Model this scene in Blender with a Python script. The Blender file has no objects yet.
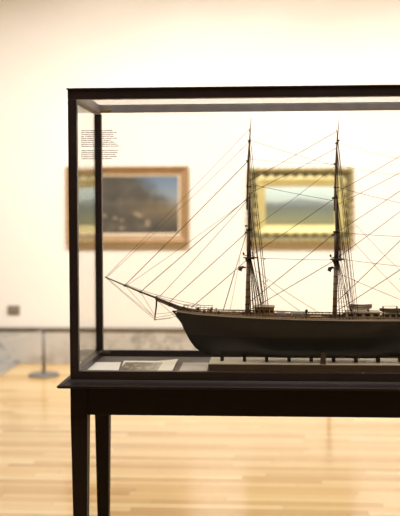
import bpy, bmesh, math, random
from mathutils import Vector, Matrix, Euler

random.seed(7)
sc = bpy.context.scene
C = sc.collection
R = math.radians

# ------------------------------------------------------------------ camera
F = 1000.0
PITCH, YAW, ROLL, EYE = R(2.63), R(3.66), -0.0031, 1.45
cam_d = bpy.data.cameras.new('camera')
cam = bpy.data.objects.new('camera', cam_d)
C.objects.link(cam)
cam.location = (0, 0, EYE)
ROT = Euler((R(90) - PITCH, 0, YAW)).to_matrix() @ Matrix.Rotation(ROLL, 3, 'Z')
cam.rotation_euler = ROT.to_euler()
cam_d.sensor_fit = 'VERTICAL'
cam_d.sensor_height = 36.0
cam_d.sensor_width = 36.0
cam_d.lens = 36.0 * F / 516.0
cam_d.clip_start = 0.05
cam_d.dof.use_dof = True
cam_d.dof.focus_distance = 3.5
cam_d.dof.aperture_fstop = 2.5
sc.camera = cam


def at(px, py, Y):
    """the place at depth Y that stands at a point of the 400x516 photograph"""
    d = ROT @ Vector(((px - 200.0) / F, -(py - 258.0) / F, -1.0))
    t = Y / d.y
    return Vector((d.x * t, Y, EYE + d.z * t))


def floor_pt(px, py, z):
    d = ROT @ Vector(((px - 200.0) / F, -(py - 258.0) / F, -1.0))
    t = (z - EYE) / d.z
    return Vector((d.x * t, d.y * t, z))


# ------------------------------------------------------------------ materials
def mat(name, color, rough=0.5, metal=0.0, spec=0.5, coat=0.0):
    m = bpy.data.materials.new(name)
    m.use_nodes = True
    b = m.node_tree.nodes['Principled BSDF']
    b.inputs['Base Color'].default_value = (*color, 1)
    b.inputs['Roughness'].default_value = rough
    b.inputs['Metallic'].default_value = metal
    b.inputs['Specular IOR Level'].default_value = spec
    b.inputs['Coat Weight'].default_value = coat
    return m


class NT:
    def __init__(self, m):
        self.t = m.node_tree
        self.b = self.t.nodes['Principled BSDF']

    def n(self, kind, **kw):
        nd = self.t.nodes.new(kind)
        for k, v in kw.items():
            setattr(nd, k, v)
        return nd

    def l(self, a, b):
        self.t.links.new(a, b)

    def math(self, op, a, b=None, clamp=False):
        nd = self.n('ShaderNodeMath', operation=op, use_clamp=clamp)
        for i, v in enumerate((a, b)):
            if v is None:
                continue
            if isinstance(v, (int, float)):
                nd.inputs[i].default_value = v
            else:
                self.l(v, nd.inputs[i])
        return nd.outputs[0]

    def coord(self, which='Object'):
        return self.n('ShaderNodeTexCoord').outputs[which]

    def mapping(self, vec, scale=(1, 1, 1), loc=(0, 0, 0)):
        mp = self.n('ShaderNodeMapping')
        mp.inputs['Scale'].default_value = scale
        mp.inputs['Location'].default_value = loc
        self.l(vec, mp.inputs['Vector'])
        return mp.outputs[0]

    def noise(self, vec, scale, detail=4, rough=0.55):
        nd = self.n('ShaderNodeTexNoise')
        nd.inputs['Scale'].default_value = scale
        nd.inputs['Detail'].default_value = detail
        nd.inputs['Roughness'].default_value = rough
        self.l(vec, nd.inputs['Vector'])
        return nd.outputs['Fac']

    def ramp(self, fac, stops, interp='LINEAR'):
        nd = self.n('ShaderNodeValToRGB')
        cr = nd.color_ramp
        cr.interpolation = interp
        while len(cr.elements) < len(stops):
            cr.elements.new(0.5)
        for e, (p, c) in zip(cr.elements, stops):
            e.position = p
            e.color = (*c, 1)
        self.l(fac, nd.inputs[0])
        return nd.outputs[0]

    def mix(self, fac, a, b, mode='MIX'):
        nd = self.n('ShaderNodeMix', data_type='RGBA', blend_type=mode)
        if isinstance(fac, (int, float)):
            nd.inputs[0].default_value = fac
        else:
            self.l(fac, nd.inputs[0])
        for i, v in ((6, a), (7, b)):
            if isinstance(v, tuple):
                nd.inputs[i].default_value = (*v, 1)
            else:
                self.l(v, nd.inputs[i])
        return nd.outputs[2]

    def bump(self, h, strength, dist=0.01):
        nd = self.n('ShaderNodeBump')
        nd.inputs['Strength'].default_value = strength
        nd.inputs['Distance'].default_value = dist
        self.l(h, nd.inputs['Height'])
        self.l(nd.outputs[0], self.b.inputs['Normal'])

    def color(self, c):
        self.l(c, self.b.inputs['Base Color'])


def noisy(name, c1, c2, scale=30, rough=0.5, stretch=(1, 1, 1), metal=0.0, spec=0.5, bump=0.0):
    m = mat(name, c1, rough, metal, spec)
    t = NT(m)
    f = t.noise(t.mapping(t.coord(), stretch), scale)
    t.color(t.ramp(f, [(0.3, c1), (0.7, c2)]))
    if bump:
        t.bump(f, bump, 0.002)
    return m


M = {}
M['wall'] = noisy('cream_wall_paint', (0.855, 0.805, 0.735), (0.875, 0.83, 0.765), 3.0, 0.75, spec=0.2)
M['wall_far'] = mat('dim_wall_tone', (0.16, 0.14, 0.12), 0.8, spec=0.2)  # unseen wall behind the camera, gallery dimness put into its colour
M['ceiling'] = mat('ceiling_paint', (0.78, 0.74, 0.68), 0.9, spec=0.1)
M['dark_wood'] = noisy('dark_painted_wood', (0.018, 0.011, 0.011), (0.025, 0.0155, 0.0155), 14, 0.36, (1, 1, 1), spec=0.4)
M['table_wood'] = noisy('dark_table_wood', (0.0085, 0.0042, 0.0036), (0.014, 0.0072, 0.0058), 10, 0.55, (1, 6, 6), spec=0.18)
M['case_grey_lit'] = noisy('lit_rail_grey', (0.21, 0.20, 0.215), (0.26, 0.25, 0.265), 20, 0.45)  # stronger light on back and side top rails, put into the colour
M['case_floor'] = noisy('grey_board', (0.10, 0.085, 0.073), (0.13, 0.112, 0.097), 40, 0.7)
M['brass'] = mat('old_brass', (0.42, 0.30, 0.10), 0.4, 1.0)
M['steel'] = mat('grey_metal', (0.19, 0.18, 0.175), 0.5, 0.25)
M['steel_dark'] = mat('dark_grey_metal', (0.12, 0.11, 0.105), 0.45, 0.5)
M['cord'] = mat('pale_cord', (0.55, 0.52, 0.47), 0.8)
M['ink'] = mat('black_lettering', (0.012, 0.011, 0.011), 0.7, spec=0.1)
M['card'] = noisy('white_card', (0.87, 0.85, 0.80), (0.90, 0.88, 0.83), 25, 0.8, spec=0.1)
M['plate'] = noisy('grey_brown_plate', (0.20, 0.165, 0.125), (0.25, 0.21, 0.16), 30, 0.5)
M['hull'] = noisy('black_hull_paint', (0.021, 0.0195, 0.0185), (0.030, 0.028, 0.027), 24, 0.42, (1, 1, 3))
t_ = NT(M['hull'])
sep_ = t_.n('ShaderNodeSeparateXYZ'); t_.l(t_.coord(), sep_.inputs[0])
f_ = t_.math('GREATER_THAN', sep_.outputs['Z'], 0.079)
n_ = t_.noise(t_.coord(), 22, 4)
t_.color(t_.mix(f_, t_.ramp(n_, [(.3, (0.012, 0.0105, 0.0095)), (.7, (0.017, 0.015, 0.0135))]),
                t_.ramp(n_, [(.3, (0.028, 0.026, 0.024)), (.7, (0.036, 0.0335, 0.031))])))
M['stripe'] = mat('pale_stripe', (0.50, 0.45, 0.38), 0.5)
M['deck'] = noisy('deck_planks', (0.24, 0.155, 0.075), (0.34, 0.23, 0.12), 30, 0.6, (1, 14, 1))
M['rail'] = noisy('rail_wood', (0.36, 0.225, 0.105), (0.50, 0.33, 0.165), 40, 0.5)
M['rail_dark'] = noisy('dark_rail_wood', (0.055, 0.032, 0.019), (0.085, 0.05, 0.03), 40, 0.5)
M['mast'] = noisy('mast_wood', (0.12, 0.08, 0.052), (0.18, 0.122, 0.08), 18, 0.5, (3, 3, 1))
M['mast_pale'] = noisy('lower_mast_wood', (0.26, 0.20, 0.14), (0.34, 0.27, 0.19), 18, 0.5, (3, 3, 1))
M['black'] = mat('black_fitting', (0.02, 0.016, 0.014), 0.5)
M['rope_dark'] = mat('tarred_rope', (0.035, 0.024, 0.016), 0.9, spec=0.1)
M['rope_pale'] = mat('pale_rope', (0.085, 0.062, 0.042), 0.9, spec=0.1)
M['house'] = noisy('house_paint', (0.52, 0.43, 0.30), (0.60, 0.51, 0.37), 30, 0.6)
M['house_roof'] = noisy('house_roof', (0.36, 0.26, 0.15), (0.46, 0.34, 0.20), 30, 0.6)
M['boat'] = noisy('boat_paint', (0.22, 0.195, 0.17), (0.29, 0.26, 0.23), 40, 0.5)
M['boat_pale'] = noisy('pale_boat_paint', (0.76, 0.70, 0.60), (0.82, 0.76, 0.66), 40, 0.5)
M['slate'] = noisy('skid_grey', (0.15, 0.15, 0.155), (0.20, 0.20, 0.20), 40, 0.5)
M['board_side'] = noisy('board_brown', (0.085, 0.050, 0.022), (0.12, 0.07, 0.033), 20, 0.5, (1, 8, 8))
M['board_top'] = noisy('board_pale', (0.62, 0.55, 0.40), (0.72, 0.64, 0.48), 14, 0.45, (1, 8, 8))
M['pillar'] = mat('pillar_dark', (0.022, 0.015, 0.010), 0.5)
M['bracket'] = noisy('bracket_brown', (0.085, 0.052, 0.026), (0.12, 0.075, 0.038), 60, 0.5)


def make_glass(name='clear_glass', strength=1.0):
    m = bpy.data.materials.new(name)
    m.use_nodes = True
    t = m.node_tree
    t.nodes.clear()
    out = t.nodes.new('ShaderNodeOutputMaterial')
    g = t.nodes.new('ShaderNodeNewGeometry')
    dot = t.nodes.new('ShaderNodeVectorMath')
    dot.operation = 'DOT_PRODUCT'
    t.links.new(g.outputs['Normal'], dot.inputs[0])
    t.links.new(g.outputs['Incoming'], dot.inputs[1])

    def mth(op, a, b):
        nd = t.nodes.new('ShaderNodeMath')
        nd.operation = op
        for i, v in enumerate((a, b)):
            if v is None:
                continue
            if isinstance(v, (int, float)):
                nd.inputs[i].default_value = v
            else:
                t.links.new(v, nd.inputs[i])
        return nd.outputs[0]
    c = mth('ABSOLUTE', dot.outputs['Value'], None)
    p = mth('POWER', mth('SUBTRACT', 1.0, c), 5.0)
    r = mth('MULTIPLY', mth('ADD', mth('MULTIPLY', p, 0.96), 0.04), strength)
    tr = t.nodes.new('ShaderNodeBsdfTransparent')
    tr.inputs[0].default_value = (0.988, 0.987, 0.985, 1)
    gl = t.nodes.new('ShaderNodeBsdfGlossy')
    gl.inputs['Roughness'].default_value = 0.0
    mx = t.nodes.new('ShaderNodeMixShader')
    t.links.new(r, mx.inputs[0])
    t.links.new(tr.outputs[0], mx.inputs[1])
    t.links.new(gl.outputs[0], mx.inputs[2])
    t.links.new(mx.outputs[0], out.inputs[0])
    return m


M['glass'] = make_glass()
M['coated_glass'] = make_glass('coated_glass', 0.3)


def make_floor():
    m = mat('oak_strip_floor', (0.6, 0.4, 0.2), 0.17, spec=0.5)
    t = NT(m)
    sep = t.n('ShaderNodeSeparateXYZ')
    t.l(t.coord(), sep.inputs[0])
    W, L = 0.068, 1.15
    yr = t.math('DIVIDE', sep.outputs['Y'], W)
    row = t.math('FLOOR', yr)
    wn = t.n('ShaderNodeTexWhiteNoise', noise_dimensions='1D')
    t.l(row, wn.inputs['W'])
    xr = t.math('ADD', t.math('DIVIDE', sep.outputs['X'], L), t.math('MULTIPLY', wn.outputs['Value'], 7.0))
    col = t.math('FLOOR', xr)
    cmb = t.n('ShaderNodeCombineXYZ')
    t.l(row, cmb.inputs[0])
    t.l(col, cmb.inputs[1])
    wn2 = t.n('ShaderNodeTexWhiteNoise', noise_dimensions='2D')
    t.l(cmb.outputs[0], wn2.inputs['Vector'])
    base = t.ramp(wn2.outputs['Value'], [(0.0, (0.54, 0.325, 0.115)), (0.25, (0.68, 0.455, 0.185)),
                                         (0.6, (0.75, 0.535, 0.245)), (1.0, (0.84, 0.655, 0.36))])
    grain = t.noise(t.mapping(t.coord(), (1.2, 26, 1)), 3.0, 5)
    base = t.mix(t.math('MULTIPLY', grain, 0.35), base, (0.50, 0.30, 0.10))
    fy = t.math('FRACT', yr)
    fx = t.math('FRACT', xr)
    gy = t.math('LESS_THAN', fy, 0.030)
    gx = t.math('LESS_THAN', fx, 0.0022)
    gap = t.math('MAXIMUM', gy, gx)
    base = t.mix(t.math('MULTIPLY', gap, 0.55), base, (0.16, 0.075, 0.025))
    t.color(base)
    rr = t.noise(t.mapping(t.coord(), (1, 3, 1)), 4.0, 3)
    t.l(t.math('ADD', t.math('MULTIPLY', rr, 0.10), 0.13), t.b.inputs['Roughness'])
    return m


M['floor'] = make_floor()


def make_stone(name, tone=1.0):
    m = mat(name, (0.4, 0.38, 0.35), 0.35)
    t = NT(m)
    co = t.coord()
    a = t.noise(co, 3.0, 8, 0.65)
    b = t.noise(t.mapping(co, (1, 1, 1), (5, 2, 1)), 6.0, 6, 0.6)
    c1 = tuple(v * tone for v in (0.33, 0.305, 0.275))
    c2 = tuple(v * tone for v in (0.52, 0.495, 0.455))
    c3 = tuple(v * tone for v in (0.60, 0.57, 0.53))
    base = t.ramp(a, [(0.30, c1), (0.5, c2), (0.75, c3)])
    vein = t.math('LESS_THAN', t.math('ABSOLUTE', t.math('SUBTRACT', b, 0.60)), 0.018)
    base = t.mix(t.math('MULTIPLY', vein, 0.6), base, tuple(v * tone for v in (0.12, 0.11, 0.10)))
    # slab joints every 1.4 m
    t.color(base)
    return m


M['stone'] = make_stone('grey_marble')
M['stone_floor'] = make_stone('grey_stone_floor', 0.62)
M['stone_cap'] = noisy('brown_marble_cap', (0.085, 0.066, 0.045), (0.15, 0.12, 0.085), 6, 0.4)


# ------------------------------------------------------------------ mesh helpers
def obj(name, bm, m, parent=None, smooth=False, bevel=0.0, loc=None):
    me = bpy.data.meshes.new(name)
    bmesh.ops.recalc_face_normals(bm, faces=bm.faces[:])
    bm.to_mesh(me)
    bm.free()
    if smooth:
        for p in me.polygons:
            p.use_smooth = True
    mats = m if isinstance(m, (list, tuple)) else [m]
    for x in mats:
        me.materials.append(x)
    o = bpy.data.objects.new(name, me)
    C.objects.link(o)
    if parent is not None:
        o.parent = parent
    if loc is not None:
        o.location = loc
    if bevel:
        bv = o.modifiers.new('bevel', 'BEVEL')
        bv.width = bevel
        bv.segments = 2
        bv.limit_method = 'ANGLE'
    return o


def tag(o, label=None, cat=None, group=None, kind=None):
    if label:
        o['label'] = label
    if cat:
        o['category'] = cat
    if group:
        o['group'] = group
    if kind:
        o['kind'] = kind
    return o


def thing(name, loc, label, cat, group=None):
    o = bpy.data.objects.new(name, None)
    o.empty_display_size = 0.1
    C.objects.link(o)
    o.location = loc
    return tag(o, label, cat, group)


def box(bm, x0, x1, y0, y1, z0, z1):
    v = [bm.verts.new(p) for p in ((x0, y0, z0), (x1, y0, z0), (x1, y1, z0), (x0, y1, z0),
                                   (x0, y0, z1), (x1, y0, z1), (x1, y1, z1), (x0, y1, z1))]
    for f in ((0, 3, 2, 1), (4, 5, 6, 7), (0, 1, 5, 4), (1, 2, 6, 5), (2, 3, 7, 6), (3, 0, 4, 7)):
        bm.faces.new([v[i] for i in f])
    return v


def frustum(bm, cx, cy, z0, hx0, hy0, z1, hx1, hy1, dx=0, dy=0):
    v = []
    for z, hx, hy, ox, oy in ((z0, hx0, hy0, dx, dy), (z1, hx1, hy1, 0, 0)):
        for sx, sy in ((-1, -1), (1, -1), (1, 1), (-1, 1)):
            v.append(bm.verts.new((cx + ox + sx * hx, cy + oy + sy * hy, z)))
    for f in ((0, 3, 2, 1), (4, 5, 6, 7), (0, 1, 5, 4), (1, 2, 6, 5), (2, 3, 7, 6), (3, 0, 4, 7)):
        bm.faces.new([v[i] for i in f])


def tube(bm, pts, radii, seg=8):
    pts = [Vector(p) for p in pts]
    if isinstance(radii, (int, float)):
        radii = [radii] * len(pts)
    rings = []
    for i, p in enumerate(pts):
        d = (pts[min(i + 1, len(pts) - 1)] - pts[max(i - 1, 0)]).normalized()
        up = Vector((0, 1, 0)) if abs(d.y) < 0.9 else Vector((1, 0, 0))
        a = d.cross(up).normalized()
        b = d.cross(a).normalized()
        rings.append([bm.verts.new(p + (a * math.cos(2 * math.pi * k / seg) + b * math.sin(2 * math.pi * k / seg)) * radii[i]) for k in range(seg)])
    for r0, r1 in zip(rings, rings[1:]):
        for k in range(seg):
            bm.faces.new((r0[k], r0[(k + 1) % seg], r1[(k + 1) % seg], r1[k]))
    bm.faces.new(rings[0][::-1])
    bm.faces.new(rings[-1])


def lathe(bm, prof, cx=0, cy=0, seg=40):
    rings = []
    for r, z in prof:
        rings.append([bm.verts.new((cx + r * math.cos(2 * math.pi * k / seg), cy + r * math.sin(2 * math.pi * k / seg), z)) for k in range(seg)])
    for r0, r1 in zip(rings, rings[1:]):
        for k in range(seg):
            bm.faces.new((r0[k], r0[(k + 1) % seg], r1[(k + 1) % seg], r1[k]))
    bm.faces.new(rings[0][::-1])
    bm.faces.new(rings[-1])


def lerp_table(tab, x):
    if x <= tab[0][0]:
        return tab[0][1]
    for (a, va), (b, vb) in zip(tab, tab[1:]):
        if x <= b:
            return va + (vb - va) * (x - a) / (b - a)
    return tab[-1][1]


def struct(name, bm, m, **kw):
    return tag(obj(name, bm, m, **kw), kind='structure')


# ------------------------------------------------------------------ the room
WALL_Y = round(floor_pt(40, 363.3, 0).y, 2)
XL, XR, YB, ZC = -5.6, 6.4, -3.4, 4.6
b = bmesh.new(); box(b, XL - .2, XR + .2, YB - .2, WALL_Y + .2, -0.1, 0.0)
struct('floor', b, M['floor'])
b = bmesh.new(); box(b, XL - .2, XR + .2, YB - .2, WALL_Y + .2, ZC, ZC + .1)
struct('ceiling', b, M['ceiling'])
b = bmesh.new(); box(b, XL - .2, XR + .2, WALL_Y, WALL_Y + .2, 0, ZC)
struct('wall_back', b, M['wall'])
b = bmesh.new(); box(b, XL - .2, XL, YB, WALL_Y, 0, ZC)
struct('wall_left', b, M['wall'])
b = bmesh.new(); box(b, XR, XR + .2, YB, WALL_Y, 0, ZC)
struct('wall_right', b, M['wall'])
b = bmesh.new(); box(b, XL - .2, XR + .2, YB - .2, YB, 0, ZC)
struct('wall_front', b, M['wall_far'])
# stone skirting with a brown cap
sk_top = at(40, 331.5, WALL_Y - .03).z
b = bmesh.new(); box(b, XL, XR, WALL_Y - .03, WALL_Y, 0, sk_top)
struct('baseboard_back', b, M['stone'], bevel=0.003)
b = bmesh.new(); box(b, XL, XR, WALL_Y - .04, WALL_Y, sk_top, sk_top + 0.036)
struct('trim_1', b, M['stone_cap'], bevel=0.006)
# grey stone threshold laid in the floor at the left
xe = at(19, 364, WALL_Y - .05).x
b = bmesh.new(); box(b, XL, xe, WALL_Y - 2.0, WALL_Y - .03, 0, 0.006)
struct('trim_2', b, M['stone_floor'], bevel=0.002)

# ------------------------------------------------------------------ wall plate
p0, p1 = at(7.5, 305.5, WALL_Y), at(20, 314.5, WALL_Y)
wp = thing('wall_plate', ((p0.x + p1.x) / 2, WALL_Y, (p0.z + p1.z) / 2),
           'small grey-brown rectangular metal plate low on the cream wall above the skirting', 'wall plate')
w, h = (p1.x - p0.x) / 2, (p0.z - p1.z) / 2
b = bmesh.new(); box(b, -w, w, -.012, 0, -h, h)
obj('cover', b, M['plate'], wp, bevel=0.003)
b = bmesh.new(); box(b, -w * .55, w * .55, -.017, -.012, -h * .5, h * .5)
obj('insert', b, M['plate'], wp, bevel=0.002)
for s in (-1, 1):
    b = bmesh.new(); lathe(b, [(.004, 0), (.004, .003), (.002, .004)], seg=12)
    bmesh.ops.rotate(b, verts=b.verts[:], matrix=Matrix.Rotation(R(90), 3, 'X'))
    bmesh.ops.translate(b, verts=b.verts[:], vec=(s * w * .78, -.012, 0))
    obj('screw', b, M['steel'], wp)


# ------------------------------------------------------------------ paintings
def moulding(bm, x0, x1, z0, z1, prof):
    """picture frame: prof = [(inset from the outer edge, y towards the room)]"""
    loops = []
    for ins, y in prof:
        loops.append([bm.verts.new(p) for p in ((x0 + ins, y, z0 + ins), (x1 - ins, y, z0 + ins), (x1 - ins, y, z1 - ins), (x0 + ins, y, z1 - ins))])
    for a, c in zip(loops, loops[1:]):
        for k in range(4):
            bm.faces.new((a[k], a[(k + 1) % 4], c[(k + 1) % 4], c[k]))
    return loops


def cloud(t, vec, scale, lo, hi, loc):
    f = t.noise(t.mapping(vec, (1, 1, 1), loc), scale, 5, 0.6)
    return t.ramp(f, [(lo, (0, 0, 0)), (hi, (1, 1, 1))])


def dark_landscape():
    m = mat('dark_landscape', (0.1, 0.1, 0.1), 0.4)
    t = NT(m)
    co = t.coord('Generated')
    sep = t.n('ShaderNodeSeparateXYZ'); t.l(co, sep.inputs[0])
    u, v = sep.outputs['X'], sep.outputs['Z']
    n1 = t.noise(co, 5, 6, 0.65)
    # distance from the right upper corner holds the blue sky
    skyf = t.math('ADD', t.math('MULTIPLY', u, 1.15), t.math('MULTIPLY', v, 0.95))
    skyf = t.math('ADD', skyf, t.math('MULTIPLY', n1, 0.5))
    skym = t.ramp(skyf, [(0.0, (0, 0, 0)), (0.985, (0, 0, 0)), (1.0, (1, 1, 1))])
    # ramp positions clamp at 1, so scale first
    s = t.math('MULTIPLY', t.math('SUBTRACT', skyf, 1.72), 4.0, clamp=True)
    trees = t.ramp(n1, [(0.3, (0.055, 0.050, 0.043)), (0.5, (0.085, 0.078, 0.065)), (0.7, (0.15, 0.128, 0.095))])
    sky = t.ramp(v, [(0.45, (0.30, 0.33, 0.33)), (0.95, (0.135, 0.20, 0.29))])
    c = t.mix(s, trees, sky)
    # warm bank in the middle right
    g = t.math('MULTIPLY', t.math('SUBTRACT', 1.0, t.math('MULTIPLY', t.math('ABSOLUTE', t.math('SUBTRACT', v, 0.40)), 4.5), True),
               t.math('MULTIPLY', t.math('SUBTRACT', u, 0.35), 1.6, True))
    c = t.mix(t.math('MULTIPLY', g, 0.8, True), c, (0.22, 0.165, 0.095))
    # pale figures low down
    vor = t.n('ShaderNodeTexVoronoi'); vor.inputs['Scale'].default_value = 9.0
    t.l(co, vor.inputs['Vector'])
    dots = t.math('LESS_THAN', vor.outputs['Distance'], 0.30)
    zone = t.math('MULTIPLY', t.math('LESS_THAN', t.math('ABSOLUTE', t.math('SUBTRACT', v, 0.20)), 0.17),
                  t.math('LESS_THAN', t.math('ABSOLUTE', t.math('SUBTRACT', u, 0.42)), 0.30))
    c = t.mix(t.math('MULTIPLY', t.math('MULTIPLY', dots, zone), 0.55), c, (0.42, 0.33, 0.22))
    ground = t.math('MULTIPLY', t.math('SUBTRACT', 0.10, v), 10.0, True)
    c = t.mix(t.math('MULTIPLY', ground, 0.6), c, (0.05, 0.05, 0.03))
    t.color(c)
    return m


def lake_landscape():
    m = mat('lake_landscape', (0.3, 0.3, 0.3), 0.4)
    t = NT(m)
    co = t.coord('Generated')
    sep = t.n('ShaderNodeSeparateXYZ'); t.l(co, sep.inputs[0])
    u, v = sep.outputs['X'], sep.outputs['Z']
    n1 = t.noise(co, 4, 5, 0.55)
    vv = t.math('ADD', v, t.math('MULTIPLY', t.math('SUBTRACT', n1, 0.5), 0.16))
    c = t.ramp(vv, [(0.0, (0.26, 0.24, 0.12)), (0.16, (0.22, 0.24, 0.14)), (0.34, (0.17, 0.20, 0.155)),
                    (0.44, (0.15, 0.17, 0.15)), (0.54, (0.19, 0.22, 0.205)), (0.64, (0.46, 0.54, 0.49)),
                    (0.82, (0.52, 0.66, 0.64)), (1.0, (0.62, 0.70, 0.64))])
    peak = t.math('SUBTRACT', 0.16, t.math('MULTIPLY', t.math('ABSOLUTE', t.math('SUBTRACT', u, 0.52)), 0.42))
    pk = t.math('MULTIPLY', t.math('LESS_THAN', vv, t.math('ADD', peak, 0.55)), t.math('GREATER_THAN', vv, 0.5))
    c = t.mix(t.math('MULTIPLY', pk, 0.8), c, (0.20, 0.25, 0.25))
    t.color(c)
    return m


M['dark_canvas'] = dark_landscape()
M['lake_canvas'] = lake_landscape()
M['oak_frame'] = noisy('honey_frame_wood', (0.30, 0.18, 0.078), (0.40, 0.255, 0.125), 14, 0.45, (1, 1, 1))
M['slip'] = noisy('cream_slip', (0.62, 0.50, 0.33), (0.70, 0.58, 0.41), 20, 0.5)
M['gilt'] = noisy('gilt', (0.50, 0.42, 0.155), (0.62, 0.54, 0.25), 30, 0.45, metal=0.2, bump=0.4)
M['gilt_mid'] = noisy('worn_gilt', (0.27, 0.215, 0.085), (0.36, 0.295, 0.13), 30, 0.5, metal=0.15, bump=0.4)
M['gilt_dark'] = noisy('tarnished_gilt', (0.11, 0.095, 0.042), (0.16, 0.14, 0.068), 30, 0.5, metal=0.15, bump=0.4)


def painting_rect(px0, px1, py0, py1, Y):
    cx, cy = (px0 + px1) / 2, (py0 + py1) / 2
    l, r_, t_, bt = at(px0, cy, Y), at(px1, cy, Y), at(cx, py0, Y), at(cx, py1, Y)
    return l.x, r_.x, bt.z, t_.z


# left painting
FY = WALL_Y - 0.06
x0, x1, z0, z1 = painting_rect(65.5, 188.3, 166, 243.5, FY)
lp = thing('framed_painting', ((x0 + x1) / 2, WALL_Y, z0), 'framed dark landscape of trees and blue sky in a plain honey wood frame', 'painting')
wd, ht = (x1 - x0) / 2, z1 - z0
fw = 0.079
b = bmesh.new()
moulding(b, -wd, wd, 0, ht, [(0, 0), (0, -.06), (.012, -.068), (.024, -.066), (.034, -.05), (.05, -.045), (fw - .01, -.04), (fw, -.035), (fw, 0)])
obj('frame', b, M['oak_frame'], lp)
b = bmesh.new()
moulding(b, -wd + fw, wd - fw, fw, ht - fw, [(-.004, -.01), (-.004, -.034), (.018, -.030), (.020, -.010)])
obj('liner', b, M['slip'], lp)
b = bmesh.new(); box(b, -wd + fw + .014, wd - fw - .014, -.024, -.006, fw + .014, ht - fw - .014)
obj('canvas', b, M['dark_canvas'], lp)

# right painting: wide carved gilt frame
x0, x1, z0, z1 = painting_rect(247.5, 353.5, 168, 243, FY)
rp = thing('framed_painting', ((x0 + x1) / 2, WALL_Y, z0), 'framed lake and mountain view in a wide carved gilt frame behind the ship masts', 'painting')
wd, ht = (x1 - x0) / 2, z1 - z0
fw = 0.168
b = bmesh.new()
moulding(b, -wd, wd, 0, ht, [(0, 0), (0, -.055), (.008, -.062), (.026, -.062), (.034, -.052)])
# leaf scallops along the outer edge
for side in range(4):
    L = (2 * wd) if side % 2 == 0 else ht
    n = int(L / 0.062)
    for k in range(n):
        s = (k + .5) / n
        if side == 0: p = (-wd + 2 * wd * s, 0.017)
        elif side == 1: p = (wd - 0.017, ht * s)
        elif side == 2: p = (-wd + 2 * wd * s, ht - 0.017)
        else: p = (-wd + 0.017, ht * s)
        q = bmesh.ops.create_uvsphere(b, u_segments=8, v_segments=6, radius=0.026)
        bmesh.ops.scale(b, verts=q['verts'], vec=(1, .55, 1))
        bmesh.ops.translate(b, verts=q['verts'], vec=(p[0], -.06, p[1]))
obj('frame', b, M['gilt_mid'], rp, smooth=True)
b = bmesh.new()
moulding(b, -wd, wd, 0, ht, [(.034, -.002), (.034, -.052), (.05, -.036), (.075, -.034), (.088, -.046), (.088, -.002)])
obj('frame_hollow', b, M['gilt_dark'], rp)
b = bmesh.new()
moulding(b, -wd, wd, 0, ht, [(.088, -.002), (.088, -.046), (.10, -.052), (.125, -.042), (fw, -.03), (fw, -.002)])
for side in range(4):      # carved leaf tips where the lip meets the hollow
    L = (2 * wd if side % 2 == 0 else ht) - .17
    n = int(L / 0.085)
    for k in range(n):
        s = .085 + L * (k + .5) / n
        p = ((-wd + s, .085), (wd - .085, s), (-wd + s, ht - .085), (-wd + .085, s))[side]
        q = bmesh.ops.create_uvsphere(b, u_segments=10, v_segments=6, radius=0.024)
        bmesh.ops.scale(b, verts=q['verts'], vec=(1, .4, 1))
        bmesh.ops.translate(b, verts=q['verts'], vec=(p[0], -.04, p[1]))
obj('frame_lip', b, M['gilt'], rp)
b = bmesh.new(); box(b, -wd + fw - .004, wd - fw + .004, -.026, -.006, fw - .004, ht - fw + .004)
obj('canvas', b, M['lake_canvas'], rp)


# ------------------------------------------------------------------ barrier posts
S1 = floor_pt(44, 376, 0)
PH = round(at(44, 328.3, S1.y).z, 3)


def stanchion(x, y, label):
    t = thing('barrier_post', (x, y, 0), label, 'barrier post', 'low barrier posts')
    b = bmesh.new()
    lathe(b, [(.134, 0), (.137, .005), (.137, .017), (.130, .024), (.030, .028), (.0165, .031)], seg=48)
    obj('base', b, M['steel'], t, smooth=False)
    b = bmesh.new(); tube(b, [(0, 0, .028), (0, 0, PH - .03)], .0140, 16)
    obj('post', b, M['steel'], t, smooth=True)
    b = bmesh.new(); lathe(b, [(.0165, PH - .03), (.0165, PH - .004), (.012, PH)], seg=16)
    obj('cap', b, M['steel_dark'], t)
    b = bmesh.new()
    for k in range(13):
        pass
    pts = [(0.017 * math.cos(a), 0, PH - .016 + .009 * math.sin(a)) for a in [2 * math.pi * k / 12 for k in range(13)]]
    tube(b, pts, .003, 6)
    obj('cord_eye', b, M['steel_dark'], t, smooth=True)
    return t


stanchion(S1.x, S1.y, 'low grey metal barrier post on a round base, standing left of the dark case')
S2 = floor_pt(329, 404, 0)
stanchion(S2.x, S2.y, 'low grey metal barrier post behind the ship, mirrored in the floor under the case')
S3 = Vector((S1.x - 0.80, S1.y - 1.95, 0))
b = bmesh.new()
pts = []
for k in range(25):
    s = k / 24
    p = S1.lerp(S3, s)
    p.z = PH - .016 - 0.05 * 4 * s * (1 - s) * 0.6
    pts.append(p)
d = (S3 - S1).normalized() * 0.018
pts[0] = pts[0] + Vector((d.x, d.y, 0)); pts[-1] = pts[-1] - Vector((d.x, d.y, 0))
tube(b, pts, .0035, 6)
tag(obj('barrier_rope', b, M['cord'], smooth=True), 'thin pale cord running left from the barrier post past the stone skirting', 'cord')
stanchion(S3.x, S3.y, 'low grey metal barrier post at the near left end of the pale cord')

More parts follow.
